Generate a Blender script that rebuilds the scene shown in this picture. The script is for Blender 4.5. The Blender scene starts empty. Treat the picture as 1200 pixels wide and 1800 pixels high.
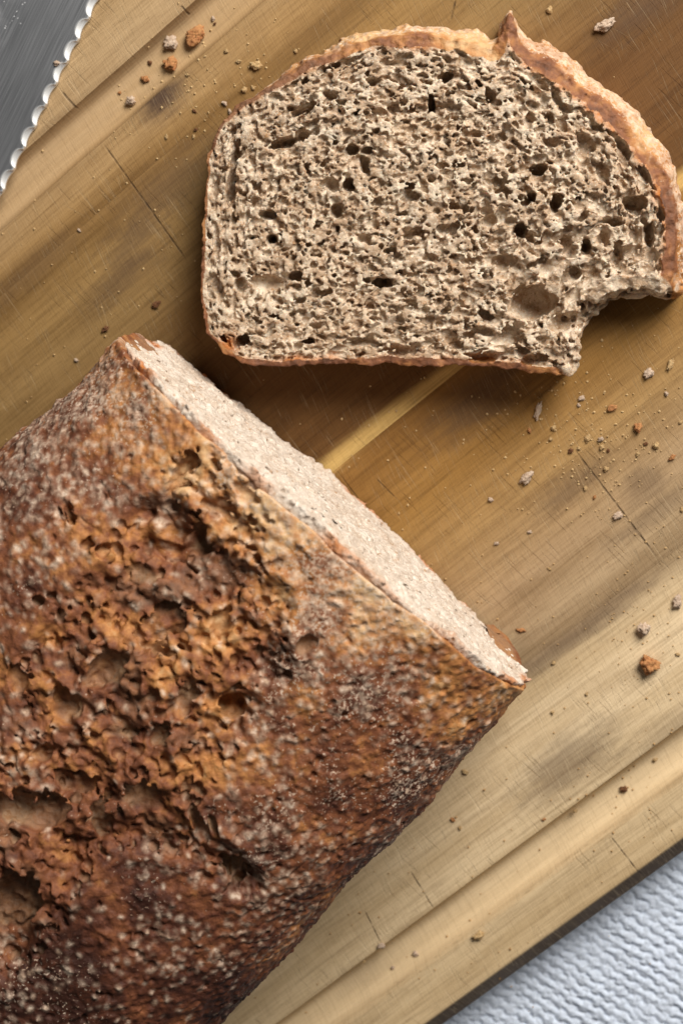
import bpy, math, random
import numpy as np
from mathutils import Matrix, Vector

rng = np.random.default_rng(7)
random.seed(7)
scene = bpy.context.scene
COL = scene.collection
MM = 0.001

# ------------------------------------------------------------------ camera
TILT, DIST, TANV = math.radians(10), 0.457, 0.1425 / 0.457
CAM = DIST * np.array([math.sin(TILT) * 0.6, math.sin(TILT) * 0.8, math.cos(TILT)])
FWD = -CAM / DIST
UP = np.array([0, 1.0, 0]) - FWD[1] * FWD
UP /= np.linalg.norm(UP)
RIGHT = np.cross(FWD, UP)
FPX = 900 / TANV                       # photograph is 1200 x 1800

def at(x, y, z=0.0):
    """pixel of the photograph -> point on the level plane z (metres)"""
    d = FWD * FPX + RIGHT * (x - 600) - UP * (y - 900)
    return CAM + d * ((z - CAM[2]) / d[2])

def project(P):
    q = P - CAM
    w = q @ FWD
    return 600 + FPX * (q @ RIGHT) / w, 900 - FPX * (q @ UP) / w

cd = bpy.data.cameras.new('camera')
cam = bpy.data.objects.new('camera', cd)
COL.objects.link(cam)
cam.matrix_world = Matrix(((RIGHT[0], UP[0], -FWD[0], CAM[0]), (RIGHT[1], UP[1], -FWD[1], CAM[1]),
                           (RIGHT[2], UP[2], -FWD[2], CAM[2]), (0, 0, 0, 1)))
cd.sensor_fit = 'VERTICAL'
cd.sensor_height = 36
cd.lens = 18 / TANV
cd.clip_start, cd.clip_end = 0.01, 20
cd.dof.use_dof = True
cd.dof.focus_distance = 0.42
cd.dof.aperture_fstop = 12
scene.camera = cam

# ------------------------------------------------------------------ light
world = bpy.data.worlds.new('World')
scene.world = world
world.use_nodes = True
bg = world.node_tree.nodes['Background']
bg.inputs[0].default_value = (1.0, 0.97, 0.93, 1)
bg.inputs[1].default_value = 0.08

def window_light(name, az, el, dist, w, h, power, col):
    ld = bpy.data.lights.new(name, 'AREA')
    ld.shape = 'RECTANGLE'
    ld.size, ld.size_y, ld.energy, ld.color = w, h, power, col
    lo = bpy.data.objects.new(name, ld)
    COL.objects.link(lo)
    d = Vector((math.cos(el) * math.cos(az), math.cos(el) * math.sin(az), math.sin(el)))
    lo.location = d * dist
    lo.rotation_euler = d.to_track_quat('Z', 'Y').to_euler()
    return lo
window_light('window_light', math.radians(58), math.radians(38), 1.0, 0.50, 0.50, 18.2, (1.0, 0.95, 0.87))

vs = scene.view_settings
vs.view_transform, vs.look, vs.exposure, vs.gamma = 'Standard', 'None', 0.0, 1.0
vs.use_curve_mapping = False

# ------------------------------------------------------------------ helpers: objects
def tag(o, label=None, cat=None, group=None, kind=None):
    for k, v in (('label', label), ('category', cat), ('group', group), ('kind', kind)):
        if v:
            o[k] = v
    return o

def empty(name, loc=(0, 0, 0), rz=0.0):
    o = bpy.data.objects.new(name, None)
    COL.objects.link(o)
    o.location = loc
    o.rotation_euler = (0, 0, rz)
    o.empty_display_size = 0.02
    return o

def mesh_data(name, V, Q, mat, attrs=None, smooth=True):
    V = np.ascontiguousarray(V, np.float32)
    Q = np.ascontiguousarray(Q, np.int32)
    m = bpy.data.meshes.new(name)
    n, k = Q.shape
    m.vertices.add(len(V)); m.vertices.foreach_set('co', V.ravel())
    m.loops.add(n * k); m.loops.foreach_set('vertex_index', Q.ravel())
    m.polygons.add(n)
    m.polygons.foreach_set('loop_start', np.arange(0, n * k, k, dtype=np.int32))
    m.update(calc_edges=True)
    m.validate()
    m.polygons.foreach_set('use_smooth', np.full(len(m.polygons), smooth))
    for nm, a in (attrs or {}).items():
        at_ = m.attributes.new(nm, 'FLOAT', 'POINT')
        at_.data.foreach_set('value', np.ascontiguousarray(a, np.float32))
    m.materials.append(mat)
    return m

def mesh_obj(name, V, Q, mat, parent=None, attrs=None, smooth=True):
    o = bpy.data.objects.new(name, mesh_data(name, V, Q, mat, attrs, smooth))
    COL.objects.link(o)
    o.parent = parent
    return o

def submesh(V, Q, mask, attrs):
    q = Q[mask]
    used = np.unique(q)
    re = np.full(len(V), -1, np.int64)
    re[used] = np.arange(len(used))
    return V[used], re[q], {k: a[used] for k, a in attrs.items()}

# ------------------------------------------------------------------ helpers: fields
def _bs(n, m, step):
    """cubic B-spline upsampling matrix, n samples, lattice spacing in samples = step"""
    x = np.arange(n) / step
    i = np.floor(x).astype(int); t = (x - i)
    M = np.zeros((n, m), np.float32)
    w = ((1 - t) ** 3 / 6, (3 * t ** 3 - 6 * t ** 2 + 4) / 6, (-3 * t ** 3 + 3 * t ** 2 + 3 * t + 1) / 6, t ** 3 / 6)
    r = np.arange(n)
    for k in range(4):
        M[r, np.minimum(i + k, m - 1)] += w[k]
    return M

def noise(shape, steps):
    """smooth random field, about unit variance; steps = lattice spacing per axis in samples"""
    if np.isscalar(steps):
        steps = [steps] * len(shape)
    ms = [int(math.ceil(n / s)) + 4 for n, s in zip(shape, steps)]
    A = rng.standard_normal(ms).astype(np.float32)
    for ax, (n, m, s) in enumerate(zip(shape, ms, steps)):
        A = np.moveaxis(np.tensordot(_bs(n, m, s), A, axes=(1, ax)), 0, ax)
    return A * (1.75 if len(shape) == 2 else 2.3)

def sstep(a, b, x):
    t = np.clip((x - a) / (b - a), 0, 1)
    return t * t * (3 - 2 * t)

def bilin(A, x, y):
    nx, ny = A.shape[:2]
    x = np.clip(x, 0, nx - 1.001); y = np.clip(y, 0, ny - 1.001)
    i = x.astype(int); j = y.astype(int)
    u = x - i; v = y - j
    if A.ndim == 3:
        u = u[:, None]; v = v[:, None]
    return (A[i, j] * (1 - u) * (1 - v) + A[i + 1, j] * u * (1 - v) + A[i, j + 1] * (1 - u) * v + A[i + 1, j + 1] * u * v)

def poly_sdf(P, X, Y):
    """signed distance to a closed polygon, negative inside"""
    d = np.full(X.shape, 1e9, np.float32)
    ins = np.zeros(X.shape, bool)
    n = len(P)
    for k in range(n):
        ax, ay = P[k]; bx, by = P[(k + 1) % n]
        ex, ey = bx - ax, by - ay
        t = np.clip(((X - ax) * ex + (Y - ay) * ey) / (ex * ex + ey * ey + 1e-18), 0, 1)
        d = np.minimum(d, (X - ax - t * ex) ** 2 + (Y - ay - t * ey) ** 2)
        c = ((ay > Y) != (by > Y))
        with np.errstate(divide='ignore', invalid='ignore'):
            ins ^= c & (X < (bx - ax) * (Y - ay) / (by - ay) + ax)
    d = np.sqrt(d)
    return np.where(ins, -d, d).astype(np.float32)

def smooth_poly(P, n=6):
    """Catmull-Rom through the points of a closed polygon"""
    P = np.asarray(P, float); out = []
    for i in range(len(P)):
        a, b, c, d = P[i - 1], P[i], P[(i + 1) % len(P)], P[(i + 2) % len(P)]
        for t in np.arange(n) / n:
            out.append(0.5 * (2 * b + (c - a) * t + (2 * a - 5 * b + 4 * c - d) * t * t + (3 * b - a - 3 * c + d) * t ** 3))
    return np.array(out)

def surface_nets(F):
    """isosurface F = 0 (inside negative) in voxel coordinates: vertices, quads"""
    S = F < 0
    def red(op, A):
        A = op(A[:-1], A[1:]); A = op(A[:, :-1], A[:, 1:]); return op(A[:, :, :-1], A[:, :, 1:])
    act = red(np.logical_or, S) & ~red(np.logical_and, S)
    I = np.argwhere(act)
    cor = [(a, b, c) for a in (0, 1) for b in (0, 1) for c in (0, 1)]
    val = np.stack([F[I[:, 0] + a, I[:, 1] + b, I[:, 2] + c] for a, b, c in cor], 1)
    acc = np.zeros((len(I), 3)); cnt = np.zeros(len(I))
    for p in range(8):
        for q in range(p + 1, 8):
            df = [abs(cor[p][k] - cor[q][k]) for k in range(3)]
            if sum(df) != 1:
                continue
            f0, f1 = val[:, p], val[:, q]
            m = (f0 < 0) != (f1 < 0)
            t = np.where(m, f0 / np.where(m, f0 - f1, 1), 0)
            for k in range(3):
                acc[:, k] += np.where(m, cor[p][k] + t * (cor[q][k] - cor[p][k]), 0)
            cnt += m
    V = I + acc / cnt[:, None]
    idx = np.full(act.shape, -1, np.int32)
    idx[act] = np.arange(len(I), dtype=np.int32)
    quads = []
    for ax in range(3):
        o1, o2 = (ax + 1) % 3, (ax + 2) % 3
        s0 = [slice(None)] * 3; s1 = [slice(None)] * 3
        s0[ax] = slice(0, -1); s1[ax] = slice(1, None)
        for o in (o1, o2):
            s0[o] = slice(1, -1); s1[o] = slice(1, -1)
        a, b = S[tuple(s0)], S[tuple(s1)]
        for E, flip in ((a & ~b, False), (~a & b, True)):
            J = np.argwhere(E)
            J[:, o1] += 1; J[:, o2] += 1
            def c(d1, d2):
                K = J.copy(); K[:, o1] += d1; K[:, o2] += d2
                return idx[K[:, 0], K[:, 1], K[:, 2]]
            q = np.stack([c(-1, -1), c(0, -1), c(0, 0), c(-1, 0)], 1)
            quads.append(q[:, ::-1] if flip else q)
    return V, np.concatenate(quads)

def carve(F, c, r, R, scale):
    """cut an ellipsoid out of the field; c centre, r radii (voxels), R rows = its axes"""
    rm = max(r) + 2
    lo = np.maximum(np.floor(c - rm).astype(int), 0)
    hi = np.minimum(np.ceil(c + rm).astype(int) + 1, F.shape)
    if (hi <= lo).any():
        return
    g = np.stack(np.meshgrid(*[np.arange(lo[k], hi[k]) - c[k] for k in range(3)], indexing='ij'), -1).astype(np.float32)
    q = np.sqrt((((g @ R.T.astype(np.float32)) / np.asarray(r, np.float32)) ** 2).sum(-1))
    sd = (q - 1) * min(r) * scale
    B = F[lo[0]:hi[0], lo[1]:hi[1], lo[2]:hi[2]]
    np.maximum(B, -sd, out=B)

def axes_rot(ang, tilt=0.0):
    c, s = math.cos(ang), math.sin(ang)
    R = np.array([[c, s, 0], [-s, c, 0], [0, 0, 1.0]])
    ct, st = math.cos(tilt), math.sin(tilt)
    return np.array([[ct, 0, st], [0, 1, 0], [-st, 0, ct]]) @ R

# ------------------------------------------------------------------ helpers: shader nodes
class Sh:
    def __init__(s, name):
        s.m = bpy.data.materials.new(name)
        s.m.use_nodes = True
        s.nt = s.m.node_tree
        s.p = s.nt.nodes['Principled BSDF']
    def new(s, t, **kw):
        n = s.nt.nodes.new(t)
        for k, v in kw.items():
            setattr(n, k, v)
        return n
    def put(s, sock, v):
        if hasattr(v, 'is_output') or isinstance(v, bpy.types.NodeSocket):
            s.nt.links.new(v, sock)
        else:
            sock.default_value = v
    def math(s, op, a, b=0.0, c=0.0, clamp=False):
        n = s.new('ShaderNodeMath', operation=op, use_clamp=clamp)
        for k, v in enumerate((a, b, c)):
            s.put(n.inputs[k], v)
        return n.outputs[0]
    def add(s, a, b): return s.math('ADD', a, b)
    def sub(s, a, b): return s.math('SUBTRACT', a, b)
    def mul(s, a, b): return s.math('MULTIPLY', a, b)
    def ramp(s, x, a, b, lo=0.0, hi=1.0):
        n = s.new('ShaderNodeMapRange', interpolation_type='SMOOTHSTEP')
        for k, v in zip((0, 1, 2, 3, 4), (x, a, b, lo, hi)):
            s.put(n.inputs[k], v)
        return n.outputs[0]
    def mix(s, f, a, b, mode='MIX'):
        n = s.new('ShaderNodeMix', data_type='RGBA', blend_type=mode)
        col = lambda v: (*v, 1) if isinstance(v, tuple) and len(v) == 3 else v
        s.put(n.inputs[0], f); s.put(n.inputs[6], col(a)); s.put(n.inputs[7], col(b))
        return n.outputs[2]
    def coord(s, kind='Object'):
        return s.new('ShaderNodeTexCoord').outputs[kind]
    def map(s, v, scale=(1, 1, 1), rot=0.0, loc=(0, 0, 0)):
        if rot:                                   # turn first, then stretch
            r = s.new('ShaderNodeVectorRotate', rotation_type='Z_AXIS')
            s.put(r.inputs['Vector'], v)
            r.inputs['Angle'].default_value = rot
            v = r.outputs[0]
        n = s.new('ShaderNodeMapping')
        s.put(n.inputs[0], v)
        n.inputs['Location'].default_value = loc
        n.inputs['Scale'].default_value = scale
        return n.outputs[0]
    def noise(s, v, scale=1.0, detail=2.0, rough=0.5, dist=0.0):
        n = s.new('ShaderNodeTexNoise')
        s.put(n.inputs['Vector'], v)
        n.inputs['Scale'].default_value = scale
        n.inputs['Detail'].default_value = detail
        n.inputs['Roughness'].default_value = rough
        n.inputs['Distortion'].default_value = dist
        return n.outputs['Fac']
    def attr(s, name):
        return s.new('ShaderNodeAttribute', attribute_name=name).outputs['Fac']
    def xyz(s, v):
        n = s.new('ShaderNodeSeparateXYZ'); s.put(n.inputs[0], v); return n.outputs
    def bump(s, h, dist, strength=1.0):
        n = s.new('ShaderNodeBump')
        n.inputs['Strength'].default_value = strength
        n.inputs['Distance'].default_value = dist
        s.put(n.inputs['Height'], h)
        s.nt.links.new(n.outputs[0], s.p.inputs['Normal'])
    def done(s, color=None, rough=None, **kw):
        if color is not None:
            s.put(s.p.inputs['Base Color'], (*color, 1) if isinstance(color, tuple) and len(color) == 3 else color)
        if rough is not None:
            s.put(s.p.inputs['Roughness'], rough)
        for k, v in kw.items():
            s.put(s.p.inputs[k.replace('_', ' ')], v)
        return s.m

# ------------------------------------------------------------------ table
def plain_material(name, color, rough, nscale=200.0, amt=0.15):
    s = Sh(name)
    n = s.noise(s.coord(), nscale, 4)
    c = s.mix(s.mul(n, amt * 2), color, tuple(x * 0.6 for x in color))
    return s.done(c, rough)

def box(x0, x1, y0, y1, z0, z1):
    V = np.array([(x, y, z) for z in (z0, z1) for x, y in ((x0, y0), (x1, y0), (x1, y1), (x0, y1))])
    Q = np.array([(0, 3, 2, 1), (4, 5, 6, 7), (0, 1, 5, 4), (1, 2, 6, 5), (2, 3, 7, 6), (3, 0, 4, 7)])
    return V, Q
ZT = -0.0235
V, Q = box(-0.6, 0.6, -0.6, 0.6, ZT - 0.03, ZT)
tag(mesh_obj('table_top', V, Q, plain_material('table_paint', (0.24, 0.25, 0.27), 0.5), smooth=False), kind='structure')

# ------------------------------------------------------------------ cutting board (planks run along local x)
GA = math.radians(39.2)
GE = np.array([math.cos(GA), math.sin(GA)])
GN = np.array([-math.sin(GA), math.cos(GA)])
def board_xy(px, py, z=0.0):
    p = at(px, py, z)[:2]
    return p @ GE, p @ GN

THK, Y0, Y1 = 0.021, -0.1362, 0.1545
def seg_mask(s, v, segs, width):
    """union of thin straight cuts given by end points (board coordinates)"""
    out = None
    X, Y, _ = s.xyz(v)
    for (ax, ay), (bx, by), w in segs:
        L = math.hypot(bx - ax, by - ay); ex, ey = (bx - ax) / L, (by - ay) / L
        t = s.add(s.mul(s.sub(X, ax), ex), s.mul(s.sub(Y, ay), ey))
        d = s.math('ABSOLUTE', s.sub(s.mul(s.sub(X, ax), ey), s.mul(s.sub(Y, ay), ex)))
        e = s.math('ABSOLUTE', s.sub(t, L / 2))
        m = s.mul(s.ramp(d, width * w * 0.3, width * w, 1, 0), s.ramp(e, L * 0.38, L * 0.5, 1, 0))
        out = m if out is None else s.math('MAXIMUM', out, m)
    return out

CUTS = [((178, 247), (330, 460), 1.0), ((1005, 785), (1158, 985), 1.0), ((108, 160), (136, 192), 1.2),
        ((640, 1600), (670, 1660), 0.8), ((720, 1530), (762, 1598), 0.8), ((1068, 1465), (1130, 1545), 0.9),
        ((800, 0), (792, 36), 1.0), ((318, 10), (330, 24), 1.2), ((590, 825), (632, 880), 0.7), ((660, 840), (700, 880), 0.6)]
CUTS = [(board_xy(*a), board_xy(*b), w) for a, b, w in CUTS]
# stains and other dark patches: px, py, half length along the grain, half width across (metres), strength
DARK_PATCHES = [(285, 172, 0.0085, 0.0052, 1.0), (1000, 1340, 0.020, 0.0085, 0.55), (1010, 850, 0.015, 0.0045, 0.55),
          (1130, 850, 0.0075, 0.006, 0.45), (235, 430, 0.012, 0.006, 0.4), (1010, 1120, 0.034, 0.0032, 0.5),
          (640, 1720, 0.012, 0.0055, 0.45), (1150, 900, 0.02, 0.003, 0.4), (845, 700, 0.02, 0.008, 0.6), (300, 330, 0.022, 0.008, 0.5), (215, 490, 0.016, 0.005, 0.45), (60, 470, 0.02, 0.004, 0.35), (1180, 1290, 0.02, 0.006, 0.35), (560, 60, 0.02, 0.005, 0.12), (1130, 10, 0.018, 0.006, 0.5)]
DARK_PATCHES = [(*board_xy(a, b), l, w, k) for a, b, l, w, k in DARK_PATCHES]

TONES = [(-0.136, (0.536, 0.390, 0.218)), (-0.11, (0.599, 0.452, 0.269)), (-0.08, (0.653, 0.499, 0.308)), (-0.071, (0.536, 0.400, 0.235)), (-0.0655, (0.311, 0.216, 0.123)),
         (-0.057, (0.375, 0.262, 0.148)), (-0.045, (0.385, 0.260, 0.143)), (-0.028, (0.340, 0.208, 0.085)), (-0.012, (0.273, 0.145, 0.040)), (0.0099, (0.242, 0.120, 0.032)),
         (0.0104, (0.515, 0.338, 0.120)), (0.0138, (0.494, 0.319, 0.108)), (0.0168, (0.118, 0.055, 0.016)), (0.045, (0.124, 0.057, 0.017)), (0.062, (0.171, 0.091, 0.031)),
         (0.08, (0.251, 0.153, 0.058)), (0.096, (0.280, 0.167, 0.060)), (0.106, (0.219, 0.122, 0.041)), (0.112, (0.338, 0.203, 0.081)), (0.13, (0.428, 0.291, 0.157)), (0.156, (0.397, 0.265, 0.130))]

def wood(name, off, y_rng):
    s = Sh(name)
    v = s.coord('Object')
    X, Y, Z = s.xyz(v)
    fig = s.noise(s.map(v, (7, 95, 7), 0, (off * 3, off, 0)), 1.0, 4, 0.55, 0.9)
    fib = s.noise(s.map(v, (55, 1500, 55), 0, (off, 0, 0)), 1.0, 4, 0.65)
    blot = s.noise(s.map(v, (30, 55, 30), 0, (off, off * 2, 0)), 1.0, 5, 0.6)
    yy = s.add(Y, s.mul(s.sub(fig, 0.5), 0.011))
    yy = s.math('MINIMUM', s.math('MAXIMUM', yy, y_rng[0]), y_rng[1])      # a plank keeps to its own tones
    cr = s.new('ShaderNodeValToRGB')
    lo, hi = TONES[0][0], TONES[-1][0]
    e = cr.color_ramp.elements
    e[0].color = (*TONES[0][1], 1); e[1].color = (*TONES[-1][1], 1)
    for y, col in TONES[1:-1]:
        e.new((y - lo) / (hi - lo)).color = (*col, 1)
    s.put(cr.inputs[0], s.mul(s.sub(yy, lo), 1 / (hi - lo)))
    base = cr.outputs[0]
    dark = s.mix(1.0, base, (0.40, 0.34, 0.28), 'MULTIPLY')
    light = s.mix(1.0, base, (1.22, 1.25, 1.32), 'MULTIPLY')
    lin = s.noise(s.map(v, (16, 520, 16), 0, (off, off, 0)), 1.0, 5, 0.7)
    c = s.mix(s.ramp(fig, 0.30, 0.70, 0.15, 0.85), s.mix(1.0, base, (0.82, 0.78, 0.72), 'MULTIPLY'), light)
    c = s.mix(s.ramp(lin, 0.50, 0.68, 0, 0.40), c, dark)
    c = s.mix(s.ramp(blot, 0.50, 0.78, 0, 0.50), c, dark)
    c = s.mix(s.ramp(fib, 0.42, 0.75, 0, 0.42), c, dark)
    pore = s.noise(s.map(v, (260, 3600, 260), 0, (off, 2, 0)), 1.0, 2, 0.5)
    c = s.mix(s.ramp(pore, 0.62, 0.70, 0, 0.45), c, dark)
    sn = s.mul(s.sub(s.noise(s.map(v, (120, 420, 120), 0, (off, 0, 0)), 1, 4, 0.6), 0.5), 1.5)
    for (sx, sy, l, w, k) in DARK_PATCHES:
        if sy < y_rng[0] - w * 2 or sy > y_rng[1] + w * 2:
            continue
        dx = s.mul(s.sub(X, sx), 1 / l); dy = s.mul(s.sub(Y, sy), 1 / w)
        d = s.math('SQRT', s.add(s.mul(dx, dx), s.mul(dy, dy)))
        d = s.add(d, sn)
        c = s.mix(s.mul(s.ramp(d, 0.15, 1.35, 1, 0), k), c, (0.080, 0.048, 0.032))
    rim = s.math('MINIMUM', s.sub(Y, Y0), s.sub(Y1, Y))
    c = s.mix(s.ramp(s.add(rim, s.mul(s.sub(fib, 0.5), 0.0006)), 0.0046, 0.0055, 0.9, 0), c, (0.055, 0.032, 0.021))   # dark brown along the bevelled edges
    # worn-in knife marks, mostly across the grain
    sc_l = sc_d = None
    kn, kn2 = s.noise(v, 60, 3), s.noise(v, 95, 3)
    for i, (a, along, across, lo, keep) in enumerate(((86, 48, 1900, 0.63, 0.46), (74, 85, 2900, 0.62, 0.44), (96, 60, 2100, 0.63, 0.46),
                                                      (66, 40, 1800, 0.67, 0.52), (112, 34, 1700, 0.68, 0.53))):
        m = s.noise(s.map(v, (along, across, 50), -math.radians(a), (off + i * 7, i * 3.1, 0)), 1, 1.5, 0.5, 0.0)
        q = s.mul(s.ramp(m, lo, lo + 0.06), s.ramp((kn, kn2)[i % 2], keep, keep + 0.12))
        if i % 3 == 2:
            sc_d = q if sc_d is None else s.math('MAXIMUM', sc_d, q)
        else:
            sc_l = q if sc_l is None else s.math('MAXIMUM', sc_l, q)
    # the routed grooves never meet the knife and keep their paler wood
    for gc in (0.1262, -0.1115):
        if y_rng[0] < gc < y_rng[1]:
            ing = s.ramp(s.math('ABSOLUTE', s.sub(Y, gc)), 0.0050, 0.0062, 1, 0)
            c = s.mix(s.mul(ing, 0.5), c, light)
            sc_l = s.mul(sc_l, s.sub(1.0, s.mul(ing, 0.85))); sc_d = s.mul(sc_d, s.sub(1.0, s.mul(ing, 0.85)))
    c = s.mix(s.mul(sc_l, 0.30), c, s.mix(0.40, light, (0.72, 0.60, 0.40)))
    c = s.mix(s.mul(sc_d, 0.40), c, dark)
    fine = s.noise(s.map(v, (120, 3000, 50), -math.radians(79), (off, 9, 0)), 1, 2, 0.6)
    c = s.mix(s.ramp(fine, 0.50, 0.66, 0, 0.18), c, light)
    c = s.mix(s.ramp(fine, 0.46, 0.32, 0, 0.16), c, dark)
    cut = s.mul(seg_mask(s, v, CUTS, 0.00036), s.ramp(s.noise(v, 420, 3), 0.30, 0.62, 0.25, 1.0))
    c = s.mix(s.mul(cut, 0.72), c, (0.045, 0.026, 0.014))
    hgt = s.sub(s.sub(s.sub(s.add(s.mul(fib, 0.25), s.mul(fine, 0.45)), s.mul(sc_l, 0.35)), s.mul(sc_d, 0.5)), s.mul(cut, 1.0))
    s.bump(hgt, 0.00018, 1.0)
    return s.done(c, s.ramp(blot, 0.3, 0.7, 0.55, 0.72), Specular_IOR_Level=0.15)

board = empty('cutting_board', (0, 0, 0), GA)
tag(board, 'worn wooden cutting board of glued planks with a groove near each long edge', 'cutting board')

def board_z(y):
    """height of the board's top across its width: two routed grooves, rounded long edges"""
    z = np.zeros_like(y)
    for c, hw, dep in ((0.1262, 0.0061, 0.0046), (-0.1115, 0.0061, 0.0056)):
        d = np.abs(y - c) / hw
        z = np.where(d < 1, -dep * (1 - np.clip(d, 0, 1) ** 5.0), z)
        z = np.where((d >= 1) & (d < 1.12), -0.00012 * (1.12 - d) / 0.12, z)
    for e, sg in ((Y0, 1), (Y1, -1)):             # steep bevel along each long edge
        t = np.clip(1 - (y - e) * sg / 0.0058, 0, 1)
        z = z - np.where(t > 0.15, 0.0004 + (t - 0.15) * 0.0070, 0.0004 * (t / 0.15) ** 2)
    return z

def plank(y0, y1, mat, dz=0.0):
    n = max(24, int((y1 - y0) / 0.0006))
    y = np.linspace(y0, y1, n)
    z = board_z(y) + dz
    j = 0.00035                                    # eased arris at each glue joint
    z -= 0.00003 * (np.clip(1 - (y - y0) / j, 0, 1) + np.clip(1 - (y1 - y) / j, 0, 1))
    ys = np.concatenate([[y0], y, [y1]]); zs = np.concatenate([[-THK], z, [-THK]])
    xs = np.linspace(-0.25, 0.25, 26)
    m = len(ys)
    V = np.array([(x, a, b) for x in xs for a, b in zip(ys, zs)])
    Q = [(i * m + k, (i + 1) * m + k, (i + 1) * m + (k + 1) % m, i * m + (k + 1) % m) for i in range(len(xs) - 1) for k in range(m)]
    o = mesh_obj('plank', V, np.array(Q), mat, board, smooth=False)
    # flat ends
    import bmesh
    bm = bmesh.new(); bm.from_mesh(o.data)
    bm.verts.ensure_lookup_table()
    bm.faces.new([bm.verts[k] for k in range(m)]); bm.faces.new([bm.verts[(len(xs) - 1) * m + k] for k in reversed(range(m))])
    bmesh.ops.recalc_face_normals(bm, faces=bm.faces)
    bm.to_mesh(o.data); bm.free()
    return o
JOINTS = [Y0, -0.0650, -0.0280, 0.0103, 0.0580, 0.1065, Y1]
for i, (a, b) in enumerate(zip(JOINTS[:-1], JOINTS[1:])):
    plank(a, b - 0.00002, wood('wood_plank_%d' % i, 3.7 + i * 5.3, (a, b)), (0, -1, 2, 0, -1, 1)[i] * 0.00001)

# ------------------------------------------------------------------ kitchen cloth under the board
def make_cloth():
    nx, ny, st = 410, 375, 0.0004
    x0, y0 = at(1000, 1660, ZT)[:2] - np.array([0.055, 0.075])
    X, Y = np.meshgrid(x0 + np.arange(nx) * st, y0 + np.arange(ny) * st, indexing='ij')
    a = math.radians(-31)
    wx, wy = noise((nx, ny), 50) * 0.0012 + noise((nx, ny), 12) * 0.00022, noise((nx, ny), 50) * 0.0012 + noise((nx, ny), 12) * 0.00022
    U = (X + wx) * math.cos(a) + (Y + wy) * math.sin(a)
    W = -(X + wx) * math.sin(a) + (Y + wy) * math.cos(a)
    PW, PU = 0.0033, 0.0044
    row = np.floor(W / PW)
    rib = 0.5 + 0.5 * np.cos(2 * math.pi * (W / PW - 0.5))
    wv = 0.5 + 0.5 * np.cos(2 * math.pi * (U / PU + 0.5 * (row % 2)))
    yarn = 0.5 + 0.5 * np.cos(2 * math.pi * (U / 0.0010 + W / 0.0031))
    h = (0.00092 + 0.0002 * noise((nx, ny), 14)) * np.maximum(rib ** 0.6 * (0.82 + 0.18 * wv), 0.78 * sstep(0.35, 0.8, wv)) + 0.00016 * yarn + 0.00016 * noise((nx, ny), 1.6)
    fold = noise((nx, ny), 90) * 0.0008
    c = at(1200, 1615, ZT)[:2]                   # a soft crease running across the ribs
    b = math.radians(58)
    dd = -(X - c[0]) * math.sin(b) + (Y - c[1]) * math.cos(b)
    fold += -0.0016 * np.exp(-(dd / 0.006) ** 2) + 0.0018 * np.exp(-((dd + 0.010) / 0.006) ** 2)
    Z = ZT + 0.0015 + h + fold * 0.55
    Z = np.clip(Z, ZT + 0.0003, -THK - 0.0001 + np.where(Y * 0 + (X * GN[0] + Y * GN[1]) < Y0 - 0.0005, 0.006, 0))
    V = np.stack([X, Y, Z], -1).reshape(-1, 3)
    I = (np.arange(nx - 1)[:, None] * ny + np.arange(ny - 1)[None]).ravel()
    Q = np.stack([I, I + ny, I + ny + 1, I + 1], 1)
    s = Sh('cotton')
    n = s.noise(s.coord(), 900, 3)
    c = s.mix(n, (0.64, 0.73, 0.90), (0.78, 0.85, 0.97))
    s.bump(s.noise(s.coord(), 2600, 4, 0.7), 0.0006, 0.8)
    m = s.done(c, 0.9, Sheen_Weight=0.2)
    o = mesh_obj('kitchen_cloth', V, Q, m)
    tag(o, 'white ribbed cotton cloth lying under the edge of the cutting board', 'cloth')
make_cloth()

# ------------------------------------------------------------------ bread materials
def crumb_material(name, pale, mid, brown, sss=0.25):
    s = Sh(name)
    v = s.coord()
    a = s.noise(v, 260, 5, 0.6)
    b = s.noise(v, 1100, 3, 0.6)
    g = s.noise(v, 620, 2, 0.5)
    c = s.mix(s.ramp(a, 0.38, 0.66), mid, pale)
    c = s.mix(s.ramp(b, 0.58, 0.70, 0, 0.75), c, brown)
    fl = s.noise(s.map(v, (1, 1, 1), 0, (3, 1, 0)), 480, 3, 0.6)
    c = s.mix(s.ramp(fl, 0.60, 0.70, 0, 0.65), c, (0.34, 0.17, 0.065))
    big = s.noise(v, 70, 3, 0.6)
    c = s.mix(s.ramp(big, 0.45, 0.70, 0, 0.35), c, s.mix(1.0, c, (0.80, 0.66, 0.52), 'MULTIPLY'))
    c = s.mix(s.ramp(g, 0.63, 0.72, 0, 0.8), c, tuple(min(1, x * 1.25) for x in pale))
    sp = s.noise(s.map(v, (1, 1, 1), 0, (7, 5, 0)), 1500, 2, 0.5)
    c = s.mix(s.ramp(sp, 0.60, 0.68, 0, 0.6), c, (0.80, 0.72, 0.60))
    t = s.attr('toast')
    tn = s.noise(v, 420, 4, 0.6)
    t2 = s.math('MULTIPLY', t, s.ramp(tn, 0.25, 0.6, 0.5, 1.3), clamp=True)
    c = s.mix(t2, c, s.mix(tn, (0.50, 0.17, 0.035), (0.36, 0.12, 0.03)))
    s.bump(s.noise(v, 1500, 3, 0.6), 0.0005, 0.8)
    return s.done(c, 0.75, Specular_IOR_Level=0.25, Subsurface_Weight=sss, Subsurface_Radius=(1.0, 0.6, 0.35), Subsurface_Scale=0.0012)

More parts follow.
